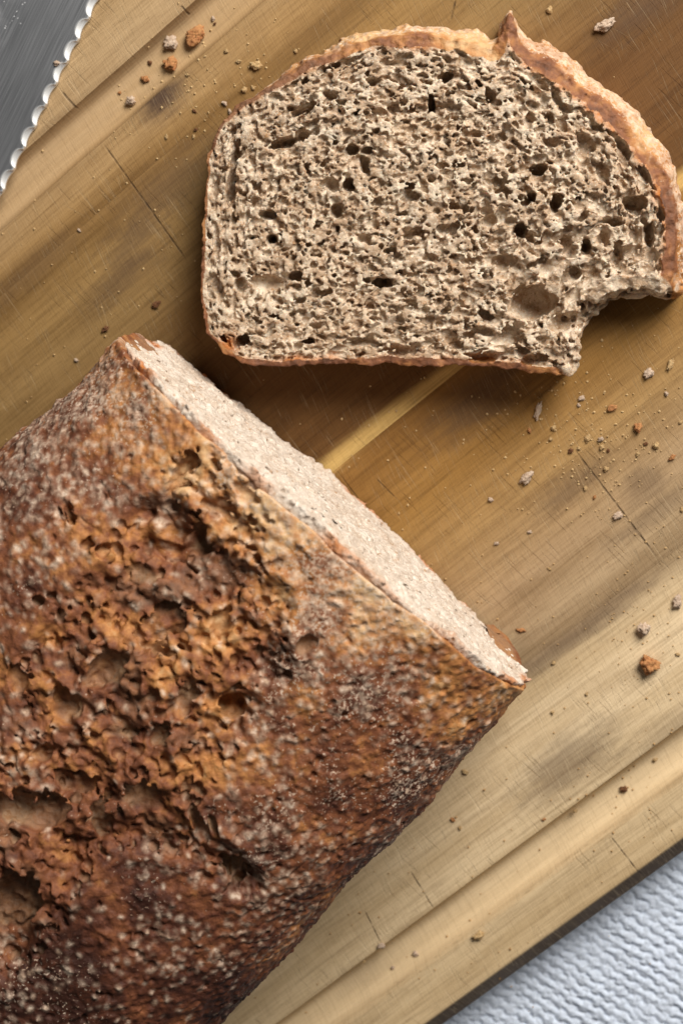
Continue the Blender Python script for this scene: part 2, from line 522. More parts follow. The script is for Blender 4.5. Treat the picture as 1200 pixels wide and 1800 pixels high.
def crust_material(name):
    """toast 0 golden .. 1 dark brown; flour 0..1; tear 0..1 torn open crumb"""
    s = Sh(name)
    v = s.coord()
    n1 = s.noise(v, 330, 5, 0.6)
    n2 = s.noise(v, 900, 4, 0.65)
    n3 = s.noise(v, 1250, 3, 0.6)
    t = s.math('ADD', s.attr('toast'), s.mul(s.sub(n1, 0.5), 1.0), clamp=True)
    cr = s.new('ShaderNodeValToRGB')
    e = cr.color_ramp.elements
    e[0].position, e[0].color = 0.0, (0.60, 0.38, 0.19, 1)
    e[1].position, e[1].color = 1.0, (0.038, 0.012, 0.007, 1)
    for p, c in ((0.28, (0.43, 0.185, 0.058)), (0.55, (0.205, 0.072, 0.030)), (0.78, (0.095, 0.030, 0.015))):
        k = e.new(p); k.color = (*c, 1)
    s.put(cr.inputs[0], t)
    c = cr.outputs[0]
    tr = s.attr('tear')
    c = s.mix(s.math('MULTIPLY', tr, s.ramp(n2, 0.3, 0.65, 0.35, 1.0), clamp=True), c, s.mix(s.ramp(n2, 0.35, 0.65), (0.48, 0.34, 0.21), (0.27, 0.135, 0.062)))
    thr = s.sub(0.73, s.mul(s.attr('flour'), 0.34))
    f = s.ramp(n3, thr, s.add(thr, 0.10), 0, 0.88)
    f = s.math('MAXIMUM', s.mul(f, 0.8), s.mul(s.attr('grain'), s.ramp(n3, 0.30, 0.60, 0.45, 1.0)), clamp=True)
    c = s.mix(f, c, s.mix(s.ramp(n1, 0.35, 0.65), (0.66, 0.54, 0.43), (0.47, 0.32, 0.22)))
    s.bump(s.add(s.noise(v, 1500, 4, 0.65), s.mul(n2, 0.6)), 0.0004, 0.7)
    return s.done(c, s.ramp(f, 0.0, 0.6, 0.60, 0.88), Specular_IOR_Level=0.28)

M_CRUMB = crumb_material('crumb', (0.66, 0.545, 0.42), (0.42, 0.295, 0.195), (0.23, 0.12, 0.055), 0.30)
M_FACE = crumb_material('cut_crumb', (0.64, 0.565, 0.49), (0.51, 0.42, 0.345), (0.42, 0.29, 0.21), 0.0)
M_CRUST = crust_material('crust')

# ------------------------------------------------------------------ bread slice
BITE = np.array([(1150, 514), (1090, 514), (1050, 532), (1022, 562), (1012, 600), (1010, 636)], float)
def make_slice():
    ZTOP, ZBASE, h = 0.0165, 0.0001, 0.00029
    face = [(358, 575), (355, 500), (357, 400), (361, 330), (370, 268), (388, 222), (425, 186), (480, 152), (540, 116), (605, 86), (665, 72),
            (730, 70), (790, 72), (842, 84), (868, 92), (879, 50), (893, 22), (904, 40), (914, 82), (950, 112), (1005, 150), (1060, 196),
            (1112, 246), (1150, 296), (1172, 350), (1181, 410), (1178, 470), (1166, 508), (1128, 503), (1090, 503), (1054, 521), (1026, 547),
            (1017, 580), (1019, 618), (1003, 657), (940, 655), (860, 648), (760, 640), (640, 640), (540, 642), (440, 641), (400, 625), (372, 602)]
    base = [(366, 575), (364, 500), (366, 400), (370, 330), (380, 265), (398, 212), (432, 172), (485, 128), (540, 92), (600, 55), (662, 33),
            (730, 26), (790, 30), (842, 40), (868, 52), (882, 22), (899, 8), (913, 26), (928, 44), (968, 56), (1022, 92), (1082, 132),
            (1136, 184), (1180, 240), (1208, 312), (1220, 400), (1220, 478), (1206, 536), (1150, 526), (1092, 532), (1048, 554), (1022, 580),
            (1010, 600), (1008, 622), (994, 650), (940, 645), (860, 640), (760, 634), (640, 634), (540, 634), (445, 630), (406, 612), (380, 592)]
    PF = smooth_poly([at(x, y, ZTOP)[:2] for x, y in face], 4)
    PB = smooth_poly([at(x, y, 0.006)[:2] for x, y in base], 4)
    PB = PB * 0.64 + PF * 0.36
    lo = np.minimum(PF.min(0), PB.min(0)) - 0.003
    hi = np.maximum(PF.max(0), PB.max(0)) + 0.003
    nx, ny = (np.ceil((hi - lo) / h)).astype(int)
    nz = int((ZTOP + 0.0028) / h)
    z = -0.0008 + np.arange(nz) * h
    X, Y = np.meshgrid(lo[0] + np.arange(nx) * h, lo[1] + np.arange(ny) * h, indexing='ij')
    dF, dB = poly_sdf(PF, X, Y), poly_sdf(PB, X, Y)
    lat = noise((nx, ny), 30) * 0.00026 + noise((nx, ny), 9) * 0.00026 + noise((nx, ny), 4) * 0.00016
    dF += lat; dB += lat + noise((nx, ny), 3) * 0.00022 + noise((nx, ny), 14) * 0.0003
    ztop = ZTOP + noise((nx, ny), 90) * 0.00035 + noise((nx, ny), 18) * 0.00022 + noise((nx, ny), 6) * 0.00013
    # which side of the slice: 1 on the top/right crust, 0 at left
    th = sstep(-0.02, 0.05, 0.75 * X + 0.45 * (Y - 0.08))
    ztop = ztop - 0.0012 * sstep(-0.0035, 0.0005, dF) * (0.3 + th)
    k = np.clip((z - 0.006) / (ZTOP - 0.006), 0, 1) ** 1.6
    d2 = dB[:, :, None] * (1 - k) + dF[:, :, None] * k
    F = np.maximum(d2, (z[None, None] - ztop[:, :, None]))
    F = np.maximum(F, ZBASE - z[None, None]).astype(np.float32)
    # --- gas holes
    gx, gy = np.gradient(dF, h)
    tcr = 0.0009 + 0.0019 * th + 0.0010 * sstep(0.052, 0.044, Y) * sstep(0.06, 0.02, np.abs(X - 0.005))                           # crust thickness
    def vox(x, y, zz): return np.array([(x - lo[0]) / h, (y - lo[1]) / h, (zz - z[0]) / h])
    big = [(424, 598, 11, 11, 0, 1), (470, 497, 31, 13, 0, .7), (405, 322, 7, 40, -12, 1), (412, 275, 7, 22, -15, .9), (497, 250, 24, 8, 15, 1),
           (530, 193, 22, 7, 18, 1), (757, 180, 7, 18, 0, 1.1), (785, 133, 13, 9, 30, 1), (935, 530, 34, 30, 0, .85), (670, 497, 19, 9, 0, 1),
           (1031, 254, 13, 20, 35, .8), (947, 297, 16, 10, 0, 1), (935, 347, 10, 9, 0, 1), (977, 356, 11, 15, 0, 1), (1116, 358, 20, 14, 0, 1.1),
           (1142, 415, 8, 27, 0, 1), (914, 404, 11, 13, -30, 1.1), (1030, 433, 9, 12, 0, 1), (884, 460, 20, 13, 10, .8), (1086, 446, 9, 24, 0, .9),
           (988, 566, 20, 17, 0, .8), (800, 400, 16, 9, 40, .9), (617, 262, 13, 9, 0, .9), (722, 342, 14, 9, 0, .8), (470, 377, 16, 8, 0, .9),
           (476, 420, 8, 8, 0, 1), (896, 588, 22, 17, 0, .7), (1094, 258, 8, 22, 35, .8), (880, 320, 14, 10, 0, .7), (640, 290, 9, 14, 0, .9),
           (530, 238, 13, 10, 0, .9), (583, 325, 14, 12, -30, .8), (612, 322, 12, 10, 30, 1), (860, 388, 12, 12, 0, .8), (1062, 310, 9, 18, 30, .7),
           (560, 515, 14, 6, 0, .7), (518, 485, 16, 9, 15, .9), (420, 500, 10, 12, 0, .8), (690, 440, 16, 6, 10, .8), (840, 505, 14, 8, 0, .7),
           (640, 420, 16, 7, 0, .6), (725, 410, 20, 8, 20, .8), (540, 600, 14, 6, 0, .9), (640, 600, 30, 8, 0, .7), (700, 618, 34, 8, 0, .7),
           (590, 370, 10, 12, 0, .9), (1000, 440, 12, 14, 0, .7), (960, 470, 14, 16, 0, .6), (940, 632, 26, 9, 10, .8), (850, 630, 24, 8, 0, .8),
           (380, 430, 6, 22, 0, .6), (378, 330, 6, 18, -8, .7), (384, 505, 6, 16, 0, .7), (1010, 480, 10, 12, 0, .8), (690, 190, 10, 8, 0, .7),
           (650, 145, 14, 7, 25, .8), (860, 170, 9, 13, 0, .8), (930, 210, 8, 14, 0, .7), (985, 215, 9, 16, 30, .7), (1060, 420, 9, 14, 0, .8)]
    for bx, by, rx, ry, ang, dep in big:
        p = at(bx, by, ZTOP)
        r = np.array([rx, ry]) * 0.000157 / h * 1.08
        rz = min(max(min(r) * 2.2, 0.0058 / h) * dep ** 2.2, 0.0078 / h)
        c = vox(p[0], p[1], ZTOP - 0.0004) - np.array([0, 0, rz * 0.45])
        carve(F, c, (r[0], r[1], rz), axes_rot(math.radians(ang)), h)
        for _ in range(2):                                # ragged rims
            q = c + np.array([rng.uniform(-.7, .7) * r[0], rng.uniform(-.7, .7) * r[1], 0.3 * rz])
            carve(F, q, r[[0, 1]].tolist() + [rz] if False else (r[0] * .6, r[1] * .6, rz * .8), axes_rot(math.radians(ang + rng.uniform(-30, 30))), h)
    dens = noise((nx, ny), 60)
    for _ in range(2600):                                  # the open web of middling cells
        x_, y_ = rng.uniform(lo[0], hi[0]), rng.uniform(lo[1], hi[1])
        ix, iy = int((x_ - lo[0]) / h), int((y_ - lo[1]) / h)
        if ix >= nx or iy >= ny:
            continue
        d = dF[ix, iy]
        r = rng.uniform(0.00030, 0.00074) * (1 + 0.15 * np.clip(dens[ix, iy], -1, 2))
        if d > -(tcr[ix, iy] * 0.8 + r * 0.7):
            continue
        edge = math.exp(d / 0.012)
        ang = math.atan2(gx[ix, iy], -gy[ix, iy]) if rng.random() < 0.35 + edge else rng.normal(0, 0.5)
        el = rng.uniform(1.0, 1.7) + 0.6 * edge
        carve(F, vox(x_, y_, ztop[ix, iy] - rng.uniform(-0.2, 0.7) * r), (r * el / h, r / el ** 0.5 / h, r * rng.uniform(1.5, 3.6) / h), axes_rot(ang, rng.normal(0, .35)), h)
    N = 25000
    bx = rng.uniform(lo[0], hi[0], N); by = rng.uniform(lo[1], hi[1], N)
    dens = noise((nx, ny), 70)
    r0 = 0.00029 * (rng.pareto(2.5, N) + 1)
    order = np.argsort(-r0)
    for i in order:
        ix, iy = int((bx[i] - lo[0]) / h), int((by[i] - lo[1]) / h)
        if ix >= nx or iy >= ny:
            continue
        d = dF[ix, iy]
        r = min(r0[i], 0.0017) * (1 + 0.16 * np.clip(dens[ix, iy], -1, 1.6)) * (0.92 + 0.14 * th[ix, iy])
        if d > -(tcr[ix, iy] * 0.8 + r * 0.5):
            continue
        edge = math.exp(d / 0.012)
        ang = math.atan2(gx[ix, iy], -gy[ix, iy]) if rng.random() < 0.35 + edge else rng.normal(0, 0.45)
        el = rng.uniform(1.0, 1.5) + 0.9 * edge
        zc = ztop[ix, iy] - rng.uniform(-0.3, 2.2) * max(r, 0.0005)
        carve(F, vox(bx[i], by[i], zc), (r * el / h, r / el ** 0.5 / h, r * rng.uniform(0.9, 1.6) / h), axes_rot(ang + rng.normal(0, .2), rng.normal(0, .3)), h)
    # holes along the torn corner and the rough walls
    for _ in range(800):
        px, py = [(1160, 515), (1090, 515), (1054, 535), (1026, 560), (1012, 600), (1008, 640)][rng.integers(6)]
        p = at(px + rng.uniform(-35, 20), py + rng.uniform(-6, 16), 0.01)
        r = rng.uniform(0.0003, 0.0012)
        carve(F, vox(p[0], p[1], rng.uniform(0.003, ZTOP)), (r / h, r / h, r / h), axes_rot(rng.uniform(0, 3)), h)
    g = noise(F.shape, 2.1) * 0.00013 + noise(F.shape, 4.0) * 0.00010
    qx, qy = project(np.stack([X, Y, np.full_like(X, 0.012)], -1))
    db_ = np.full(X.shape, 1e9)
    for (ax, ay), (ex, ey) in zip(BITE[:-1], BITE[1:]):
        q = np.clip(((qx - ax) * (ex - ax) + (qy - ay) * (ey - ay)) / ((ex - ax) ** 2 + (ey - ay) ** 2), 0, 1)
        db_ = np.minimum(db_, np.hypot(qx - ax - q * (ex - ax), qy - ay - q * (ey - ay)))
    ragged = sstep(34, 12, db_)[:, :, None]
    g += ragged * (noise(F.shape, 9) * 0.00045 + noise(F.shape, 4) * 0.00028)
    F += g
    V, Q = surface_nets(F)
    P = np.stack([lo[0] + V[:, 0] * h, lo[1] + V[:, 1] * h, z[0] + V[:, 2] * h], 1)
    kk = np.clip((P[:, 2] - 0.006) / (ZTOP - 0.006), 0, 1) ** 1.6
    df, db = bilin(dF, V[:, 0], V[:, 1]), bilin(dB, V[:, 0], V[:, 1])
    d = db * (1 - kk) + df * kk
    T = bilin(tcr, V[:, 0], V[:, 1]); TH = bilin(th, V[:, 0], V[:, 1])
    px, py = project(P)
    bite = BITE
    dbt = np.full(len(px), 1e9)
    for (ax, ay), (ex, ey) in zip(bite[:-1], bite[1:]):
        q = np.clip(((px - ax) * (ex - ax) + (py - ay) * (ey - ay)) / ((ex - ax) ** 2 + (ey - ay) ** 2), 0, 1)
        dbt = np.minimum(dbt, np.hypot(px - ax - q * (ex - ax), py - ay - q * (ey - ay)))
    torn = sstep(38, 24, dbt)
    n1 = bilin(noise((nx, ny), 16), V[:, 0], V[:, 1])
    n2 = bilin(noise((nx, ny), 40), V[:, 0], V[:, 1])
    toast = sstep(-T * 1.4, -T * 0.1, d + n1 * 0.0004 + n2 * 0.0004) * (1 - torn) * (0.50 + 0.50 * np.maximum(TH, np.clip(0.45 + 0.5 * n2 - 12 * (P[:, 1] - 0.045), 0, 1)))
    low = sstep(ZTOP - 0.0006, ZTOP - 0.0040, P[:, 2] + 0.0004 * n1)
    sidey = sstep(0.055, 0.10, P[:, 1]) * TH
    flour = np.clip(low * (0.42 + 0.50 * sidey) + 0.20 * n1 * low + 0.14 * n2 * low, 0, 1) * (1 - torn)
    tst = np.clip(0.10 + 0.10 * n1 + 0.10 * n2 + 0.34 * (1 - low) + 0.16 * (1 - sidey), 0, 1)
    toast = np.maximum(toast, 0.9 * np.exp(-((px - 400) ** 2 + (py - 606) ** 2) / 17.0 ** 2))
    attrs = {'toast': toast, 'flour': flour, 'tear': torn}
    iscr = (d > -T * 0.75) & (torn < 0.5)
    qm = iscr[Q].sum(1) >= 2
    root = empty('bread_slice', (P[:, 0].mean(), P[:, 1].mean(), 0))
    tag(root, 'thick slice of brown wholegrain bread with a torn corner, lying flat on the board', 'bread slice')
    off = np.array([root.location.x, root.location.y, 0])
    a = submesh(P - off, Q, ~qm, attrs); mesh_obj('crumb', a[0], a[1], M_CRUMB, root, a[2])
    glow = np.exp(-((px - 398) ** 2 + (py - 606) ** 2) / 26.0 ** 2)
    tst = tst * (1 - glow) + 0.24 * glow; flour = flour * (1 - glow)
    attrs = {'toast': tst, 'flour': flour, 'grain': sstep(0.3, 1.2, bilin(noise((nx, ny), 2.6), V[:, 0], V[:, 1])) * low * 0.85,
             'tear': np.clip(0.15 * (1 - low) + 0.30 * (1 - TH) * np.clip(14 * (P[:, 1] - 0.052), 0, 1), 0, 1)}
    a = submesh(P - off, Q, qm, attrs); mesh_obj('crust', a[0], a[1], M_CRUST, root, a[2])
    print('slice quads', len(Q))
make_slice()

# ------------------------------------------------------------------ bread loaf
LS = np.array([math.cos(math.radians(-40.6)), math.sin(math.radians(-40.6))])      # across the loaf
LT = np.array([LS[1], -LS[0]])                                                      # away from the cut end
LO = LS * -0.0036 + LT * -0.0045
SLANT = -0.018
def loaf_world(s, t, z):
    t = t + SLANT * z * np.clip(1 - t / 0.05, 0, 1)
    return np.stack([LO[0] + LS[0] * s + LT[0] * t, LO[1] + LS[1] * s + LT[1] * t, z], -1)

def loaf_profile(n=400):
    half = [(56, 0.1), (61.5, 2.0), (64, 7), (66.5, 20), (67.5, 36), (66, 48), (61, 58), (51, 67), (36, 73.5), (18, 77.5), (0, 79)]
    pts = [(-x, z) for x, z in half] + [(x, z) for x, z in half[-2::-1]]
    P = np.array(pts, float) * MM
    # open Catmull-Rom, then even arc length
    E = np.vstack([2 * P[0] - P[1], P, 2 * P[-1] - P[-2]])
    out = []
    for i in range(1, len(E) - 2):
        a, b, c, d = E[i - 1:i + 3]
        for t in np.arange(24) / 24:
            out.append(0.5 * (2 * b + (c - a) * t + (2 * a - 5 * b + 4 * c - d) * t * t + (3 * b - a - 3 * c + d) * t ** 3))
    out.append(P[-1]); out = np.array(out)
    L = np.concatenate([[0], np.cumsum(np.hypot(*np.diff(out, axis=0).T))])
    u = np.linspace(0, L[-1], n)
    return np.stack([np.interp(u, L, out[:, k]) for k in (0, 1)], 1), L[-1]

CRUST_TONES = [(250, 640, .48, .10), (190, 690, .5, .85), (120, 770, .62, .55), (60, 830, .72, .40), (60, 930, .72, .42), (160, 850, .66, .45), (300, 745, .50, .35), (240, 740, .5, .75),
               (430, 830, .30, .30), (450, 800, .2, .55), (510, 905, .28, .80), (545, 910, .2, .95), (595, 960, .25, .9), (560, 985, .34, .62), (640, 1030, .35, .75), (520, 1050, .36, .7), (600, 1010, .3, .85), (690, 1075, .42, .55), (600, 1060, .5, .55), (700, 1090, .52, .30), (800, 1150, .42, .10), (860, 1200, .48, .20),
               (600, 1180, .55, .50), (620, 1290, .62, .45), (720, 1260, .55, .30), (700, 1370, .60, .42), (560, 1400, .66, .45), (520, 1530, .70, .40), (420, 1640, .82, .30),
               (250, 1640, .84, .28), (120, 1720, .92, .22), (330, 1760, .92, .22), (250, 1150, .50, .22), (150, 1300, .54, .2), (80, 1500, .62, .1), (350, 1000, .44, .3),  # points at the far end carry its shading in toast as well as browning
               (420, 1150, .44, .35), (480, 1300, .5, .4), (20, 1100, .6, .2), (800, 1330, .62, .7), (640, 1480, .75, .4), (200, 960, .52, .2), (330, 700, .4, .3), (330, 1350, .52, .2), (60, 1200, .6, .2), (450, 1220, .5, .4)]

def make_loaf():
    h = 0.00040
    prof, LU = loaf_profile()
    nu = int(LU / h)
    TLEN = 0.192
    t0 = -0.0012
    nv = int((TLEN - t0) / h)
    w0, nw = -0.0120, 46
    prof, LU = loaf_profile(nu)
    t = t0 + np.arange(nv) * h
    tt = np.clip(t, 0, None)
    end = np.sqrt(np.clip(1 - np.clip((tt - (TLEN - 0.045)) / 0.0455, 0, 1) ** 2, 0.0025, 1))
    wl = (1 + 0.105 * sstep(-0.01, 0.055, tt)) * end
    wr = (1 + 0.015 * sstep(0.0, 0.08, tt)) * end
    hz = (1 + 0.035 * sstep(0.0, 0.07, tt)) * (0.25 + 0.75 * end)
    S = np.where(prof[:, :1] < 0, prof[:, :1] * wl[None], prof[:, :1] * wr[None])
    Zz = prof[:, 1:] * hz[None]
    lump = (noise((nu, nv), 75) * 0.0011 + noise((nu, nv), 34) * 0.0005) * sstep(0.0, 0.02, tt)[None]
    B = loaf_world(S, np.broadcast_to(t, S.shape), Zz)
    du, dv = np.gradient(B, axis=0), np.gradient(B, axis=1)
    Nn = np.cross(dv, du); Nn /= np.linalg.norm(Nn, axis=-1, keepdims=True) + 1e-12
    if Nn[nu // 2, nv // 3, 2] < 0:
        Nn = -Nn
    PX, PY = project(B)
    ZB = B[..., 2]
    vis = Nn[..., 2] > -0.2
    # --- torn band along the crown, from the photograph
    tear_poly = smooth_poly([(352, 770), (430, 800), (470, 900), (455, 1000), (520, 1090), (490, 1180), (440, 1260), (400, 1330), (330, 1440), (420, 1500),
                             (400, 1570), (250, 1500), (160, 1560), (60, 1700), (-60, 1760), (-160, 1600), (-60, 1400), (30, 1250), (30, 1150), (80, 1080), (120, 1010), (200, 940), (270, 880)], 4)
    dt = poly_sdf(tear_poly, PX + noise((nu, nv), 24) * 14 + noise((nu, nv), 9) * 8, PY + noise((nu, nv), 24) * 14)
    dt = np.where(vis & (ZB > 0.03), dt, 200)
    tear = sstep(26, -30, dt) * sstep(0.002, 0.013, tt)[None]
    # --- relief
    gran = noise((nu, nv), 2.4)
    gran2 = noise((nu, nv), 4.0)
    crag = 1 - np.abs(noise((nu, nv), (34, 20))) * 1.1
    crag2 = 1 - np.abs(noise((nu, nv), (13, 9))) * 1.1
    H = lump + noise((nu, nv), 14) * 0.00020 + noise((nu, nv), 6) * 0.00014 + np.clip(gran, -0.9, 2) * 0.00010
    H -= 0.00035 * np.exp(-(noise((nu, nv), 15) / 0.09) ** 2) * sstep(0.0, 0.8, noise((nu, nv), 45))     # fine cracks
    H += tear * (-0.0019 + 0.0017 * crag + 0.0006 * crag2 + 0.0004 * (1 - np.abs(noise((nu, nv), (7, 4.5))))) + tear * noise((nu, nv), 3) * 0.00026
    H += 0.0010 * np.exp(-((dt - 8) / 14) ** 2) * (0.6 + 0.6 * noise((nu, nv), 14)) * sstep(0.0, 0.006, tt)[None]   # curled lips of the tear
    # under-cut sides: a rough overhang where the dome meets the pan line
    side = np.exp(-((ZB - 0.030) / 0.006) ** 2)
    H += side * noise((nu, nv), (40, 16)) * 0.0006
    # --- how dark and how floury the crust is from place to place
    cp = CRUST_TONES
    num = np.zeros((2, nu, nv)); den = np.zeros((nu, nv))
    for x, y, a, f_ in cp:
        k = 1 / ((PX - x) ** 2 + (PY - y) ** 2 + 900.0) ** 1.6
        num[0] += k * a; num[1] += k * f_; den += k
    TOAST, FLR = num / den
    lip = np.exp(-tt / 0.0060)[None] * np.clip(0.50 + 0.7 * noise((nu, nv), 18) + 0.3 * noise((nu, nv), 7), 0, 1.3) * np.exp(-((PX - 520) / 260.0) ** 4)
    TOAST = TOAST - 0.26 * lip; FLR = np.clip(FLR + 0.85 * lip, 0, 1)           # floury, crumbly edge beside the cut
    # --- bran and flour grains, one by one
    GR = np.zeros((nu, nv), np.float32)
    n_g = 42000
    patch = noise((nu, nv), 55) * 0.18 + noise((nu, nv), 22) * 0.16
    gi, gj = rng.uniform(4, nu - 5, n_g), rng.uniform(0, nv - 5, n_g)
    gr = rng.uniform(0.9, 2.1, n_g) * rng.choice([1, 1, 1, 1.35], n_g)
    ga, gv = rng.uniform(0, math.pi, n_g), rng.uniform(0, 1, n_g)
    for k in range(n_g):
        i0, j0 = int(gi[k]), int(gj[k])
        tr_ = tear[i0, j0]
        p = np.clip(FLR[i0, j0] * 1.05 - 0.08 + patch[i0, j0], 0.03, 1) * (1 - 0.25 * tr_)
        a0, b0, a1, b1 = max(i0 - 3, 0), max(j0 - 3, 0), min(i0 + 4, nu), min(j0 + 4, nv)
        du_ = (np.arange(a0, a1) - gi[k])[:, None]; dv_ = (np.arange(b0, b1) - gj[k])[None]
        ca, sa = math.cos(ga[k]), math.sin(ga[k])
        q = np.sqrt(((du_ * ca + dv_ * sa) / (gr[k] * 1.3)) ** 2 + ((dv_ * ca - du_ * sa) / (gr[k] * 0.8)) ** 2)
        m_ = np.clip(1.25 - q, 0, 1)
        if not m_.any():
            continue
        H[a0:a1, b0:b1] += m_ * (0.00011 + 0.00014 * gv[k])
        if gv[k] < p:
            GR[a0:a1, b0:b1] = np.maximum(GR[a0:a1, b0:b1], np.clip(m_ * 1.3, 0, 1) * (0.22 + 0.78 * rng.random() ** 1.4))
    H = np.clip(H, -0.0068, 0.0050)
    w = w0 + np.arange(nw) * h
    F = (w[None, None, :] - H[:, :, None]).astype(np.float32)
    # --- holes
    PXf, PYf = PX[::4, ::4], PY[::4, ::4]
    okf = vis[::4, ::4] & (ZB[::4, ::4] > 0.02)
    def locate(px, py):
        D = (PXf - px) ** 2 + (PYf - py) ** 2 + np.where(okf, 0, 1e9)
        i = np.unravel_index(np.argmin(D), D.shape)
        return i[0] * 4, i[1] * 4
    def hole(px, py, rx, ry, ang, dep, sub=3):
        i, j = locate(px, py)
        gpx = np.array([PX[min(i + 4, nu - 1), j] - PX[i, j], PY[min(i + 4, nu - 1), j] - PY[i, j]]) / 4      # pixels per u voxel
        a_img = math.atan2(-gpx[1], gpx[0]); k = max(math.hypot(*gpx), 0.6)
        a = math.radians(ang) - a_img
        # v axis runs clockwise from u in the picture, so the angle changes sign
        r = np.array([rx, ry]) / k
        rz = dep * 0.62 / h
        c = np.array([i, j, (H[i, j] - w0) / h - rz * 0.35])
        carve(F, c, (r[0], r[1], rz), axes_rot(-a), h)
        for _ in range(sub):
            q = c + np.array([*(rng.uniform(-.8, .8, 2) * r.max() * 0.7), rng.uniform(-.2, .4) * rz])
            carve(F, q, (r[0] * rng.uniform(.3, .6), r[1] * rng.uniform(.4, .8), rz * .7), axes_rot(-a + rng.normal(0, .5)), h)
    for a in [(125, 903, 8, 22, 20, .004), (405, 1245, 27, 26, 0, .0125, 0), (285, 1095, 72, 30, 12, .0065), (180, 1180, 52, 30, 35, .0075), (330, 962, 62, 28, 15, .006),
              (245, 1012, 34, 26, 0, .005), (105, 1240, 34, 30, 0, .006), (60, 1420, 72, 42, -5, .0085), (172, 1440, 22, 46, 0, .007),
              (345, 1455, 14, 40, 20, .006), (422, 1528, 13, 46, 25, .0075), (540, 1132, 17, 24, -30, .005), (20, 1590, 46, 80, -25, .0095),
              (322, 832, 13, 50, -35, .0055), (70, 1056, 13, 9, 0, .004), (96, 1050, 12, 6, 10, .003), (330, 1320, 11, 10, 0, .0045), (128, 1372, 44, 26, 10, .006),
              (318, 1240, 16, 32, 0, .0055), (75, 1330, 16, 14, 0, .005), (250, 1400, 40, 40, 0, .004), (430, 860, 30, 12, -35, .0035), (30, 1190, 20, 30, 0, .005),
              (380, 1105, 18, 36, -10, .0045), (150, 960, 16, 10, 0, .004), (185, 965, 14, 12, 0, .004), (130, 1555, 8, 8, 0, .003), (155, 1530, 7, 7, 0, .003),
              (275, 1300, 30, 18, 10, .0045), (220, 1290, 18, 14, 0, .004), (500, 1190, 12, 9, 0, .003), (480, 1000, 18, 9, 30, .002), (390, 900, 40, 9, -20, .003)]:
        hole(*a)
    # random cells in the torn band
    cand = np.argwhere(dt[::3, ::3] < 6) * 3
    for i, j in cand[rng.integers(0, len(cand), 1500)]:
        r = 0.00042 * (rng.pareto(2.2) + 1)
        r = min(r, 0.0015)
        el = rng.uniform(1, 2.0)
        c = np.array([i, j, (H[i, j] - w0 - rng.uniform(-0.2, 0.9) * r) / h])
        carve(F, c, (r / h * el ** .5, r / h / el ** .5, r / h * rng.uniform(.8, 1.4)), axes_rot(rng.normal(0.3, .6), rng.normal(0, .4)), h)
    # pinholes elsewhere
    for _ in range(420):
        i, j = rng.integers(40, nu - 40), rng.integers(2, nv - 40)
        r = rng.uniform(0.0004, 0.0009)
        carve(F, np.array([i, j, (H[i, j] - w0) / h]), (r / h * 1.4, r / h, r / h * 1.2), axes_rot(rng.uniform(0, 3)), h)
    floor = -0.0050 + 0.0011 * noise((nu, nv), 13) - 0.0012 * np.abs(noise((nu, nv), 5)) + 0.0003 * noise((nu, nv), 2.5)
    floor = np.maximum(floor - 0.0060 * np.exp(-(((PX - 405) ** 2 + (PY - 1245) ** 2) / 36.0 ** 2)), w0 + 3 * h)
    F = np.minimum(F, w[None, None, :] - floor[:, :, None]).astype(np.float32)      # no hole goes right through
    F += noise(F.shape, 2.3) * (0.00012 + 0.00016 * tear[:, :, None]) + noise(F.shape, 5) * (0.00028 * tear[:, :, None])
    F = np.maximum(F, (0.0 - t)[None, :, None].astype(np.float32) + (np.clip(noise((nu, 1), (9, 1)), -1.5, 1) * 0.0003 + np.clip(noise((nu, 1), (26, 1)), -1.5, 1) * 0.0004 + 0.0006)[:, :, None])                     # the knife cut
    V, Q = surface_nets(F)
    b = bilin(B, V[:, 0], V[:, 1]); n = bilin(Nn, V[:, 0], V[:, 1])
    wv = w0 + V[:, 2] * h
    P = b + n * wv[:, None]
    P[:, 2] = np.maximum(P[:, 2], 0.0002)
    toast, fl, grain = bilin(TOAST, V[:, 0], V[:, 1]), bilin(FLR, V[:, 0], V[:, 1]), bilin(GR, V[:, 0], V[:, 1])
    g1, g2 = bilin(gran, V[:, 0], V[:, 1]), bilin(gran2, V[:, 0], V[:, 1])
    g3 = bilin(noise((nu, nv), 11), V[:, 0], V[:, 1])
    g4 = bilin(noise((nu, nv), 30), V[:, 0], V[:, 1])
    tr = bilin(tear, V[:, 0], V[:, 1])
    dep = bilin(H, V[:, 0], V[:, 1]) - wv                                              # below the skin: opened crumb
    inner = sstep(0.0010, 0.0032, dep)
    lvl = fl * 1.15 - 0.06 + 0.12 * g3 + 0.20 * g4
    flour = np.clip(lvl * 0.85 + 0.08 * g1, 0, 1) * (1 - 0.4 * tr) * (1 - inner)
    grain = grain * (1 - inner)
    toast = np.clip(toast + (0.10 + 0.05 * tr) * g3 + 0.09 * g4, 0, 1 - 0.34 * tr)
    low = sstep(0.030, 0.012, P[:, 2])
    toast = np.clip(toast + 0.10 * low, 0, 1)
    tear_a = np.clip(inner * (0.62 + 0.2 * g3) + 0.25 * tr * sstep(0.4, 1.2, g3), 0, 1)
    root = empty('bread_loaf', (*loaf_world(np.array(0.0), np.array(0.09), np.array(0.0))[:2], 0))
    tag(root, 'large brown bread loaf with a craggy split crust and one cut end, on the board', 'bread loaf')
    off = np.array([root.location.x, root.location.y, 0])
    mesh_obj('crust', P - off, Q, M_CRUST, root, {'toast': toast, 'flour': flour, 'tear': tear_a, 'grain': grain})
    print('crust quads', len(Q))
    # --- the cut end: a slab of crumb just inside the crust
    h2 = 0.00036
    ns, nz2, nt = int(0.140 / h2), int(0.090 / h2), 26
    s_ = -0.070 + np.arange(ns) * h2
    z_ = -0.0010 + np.arange(nz2) * h2
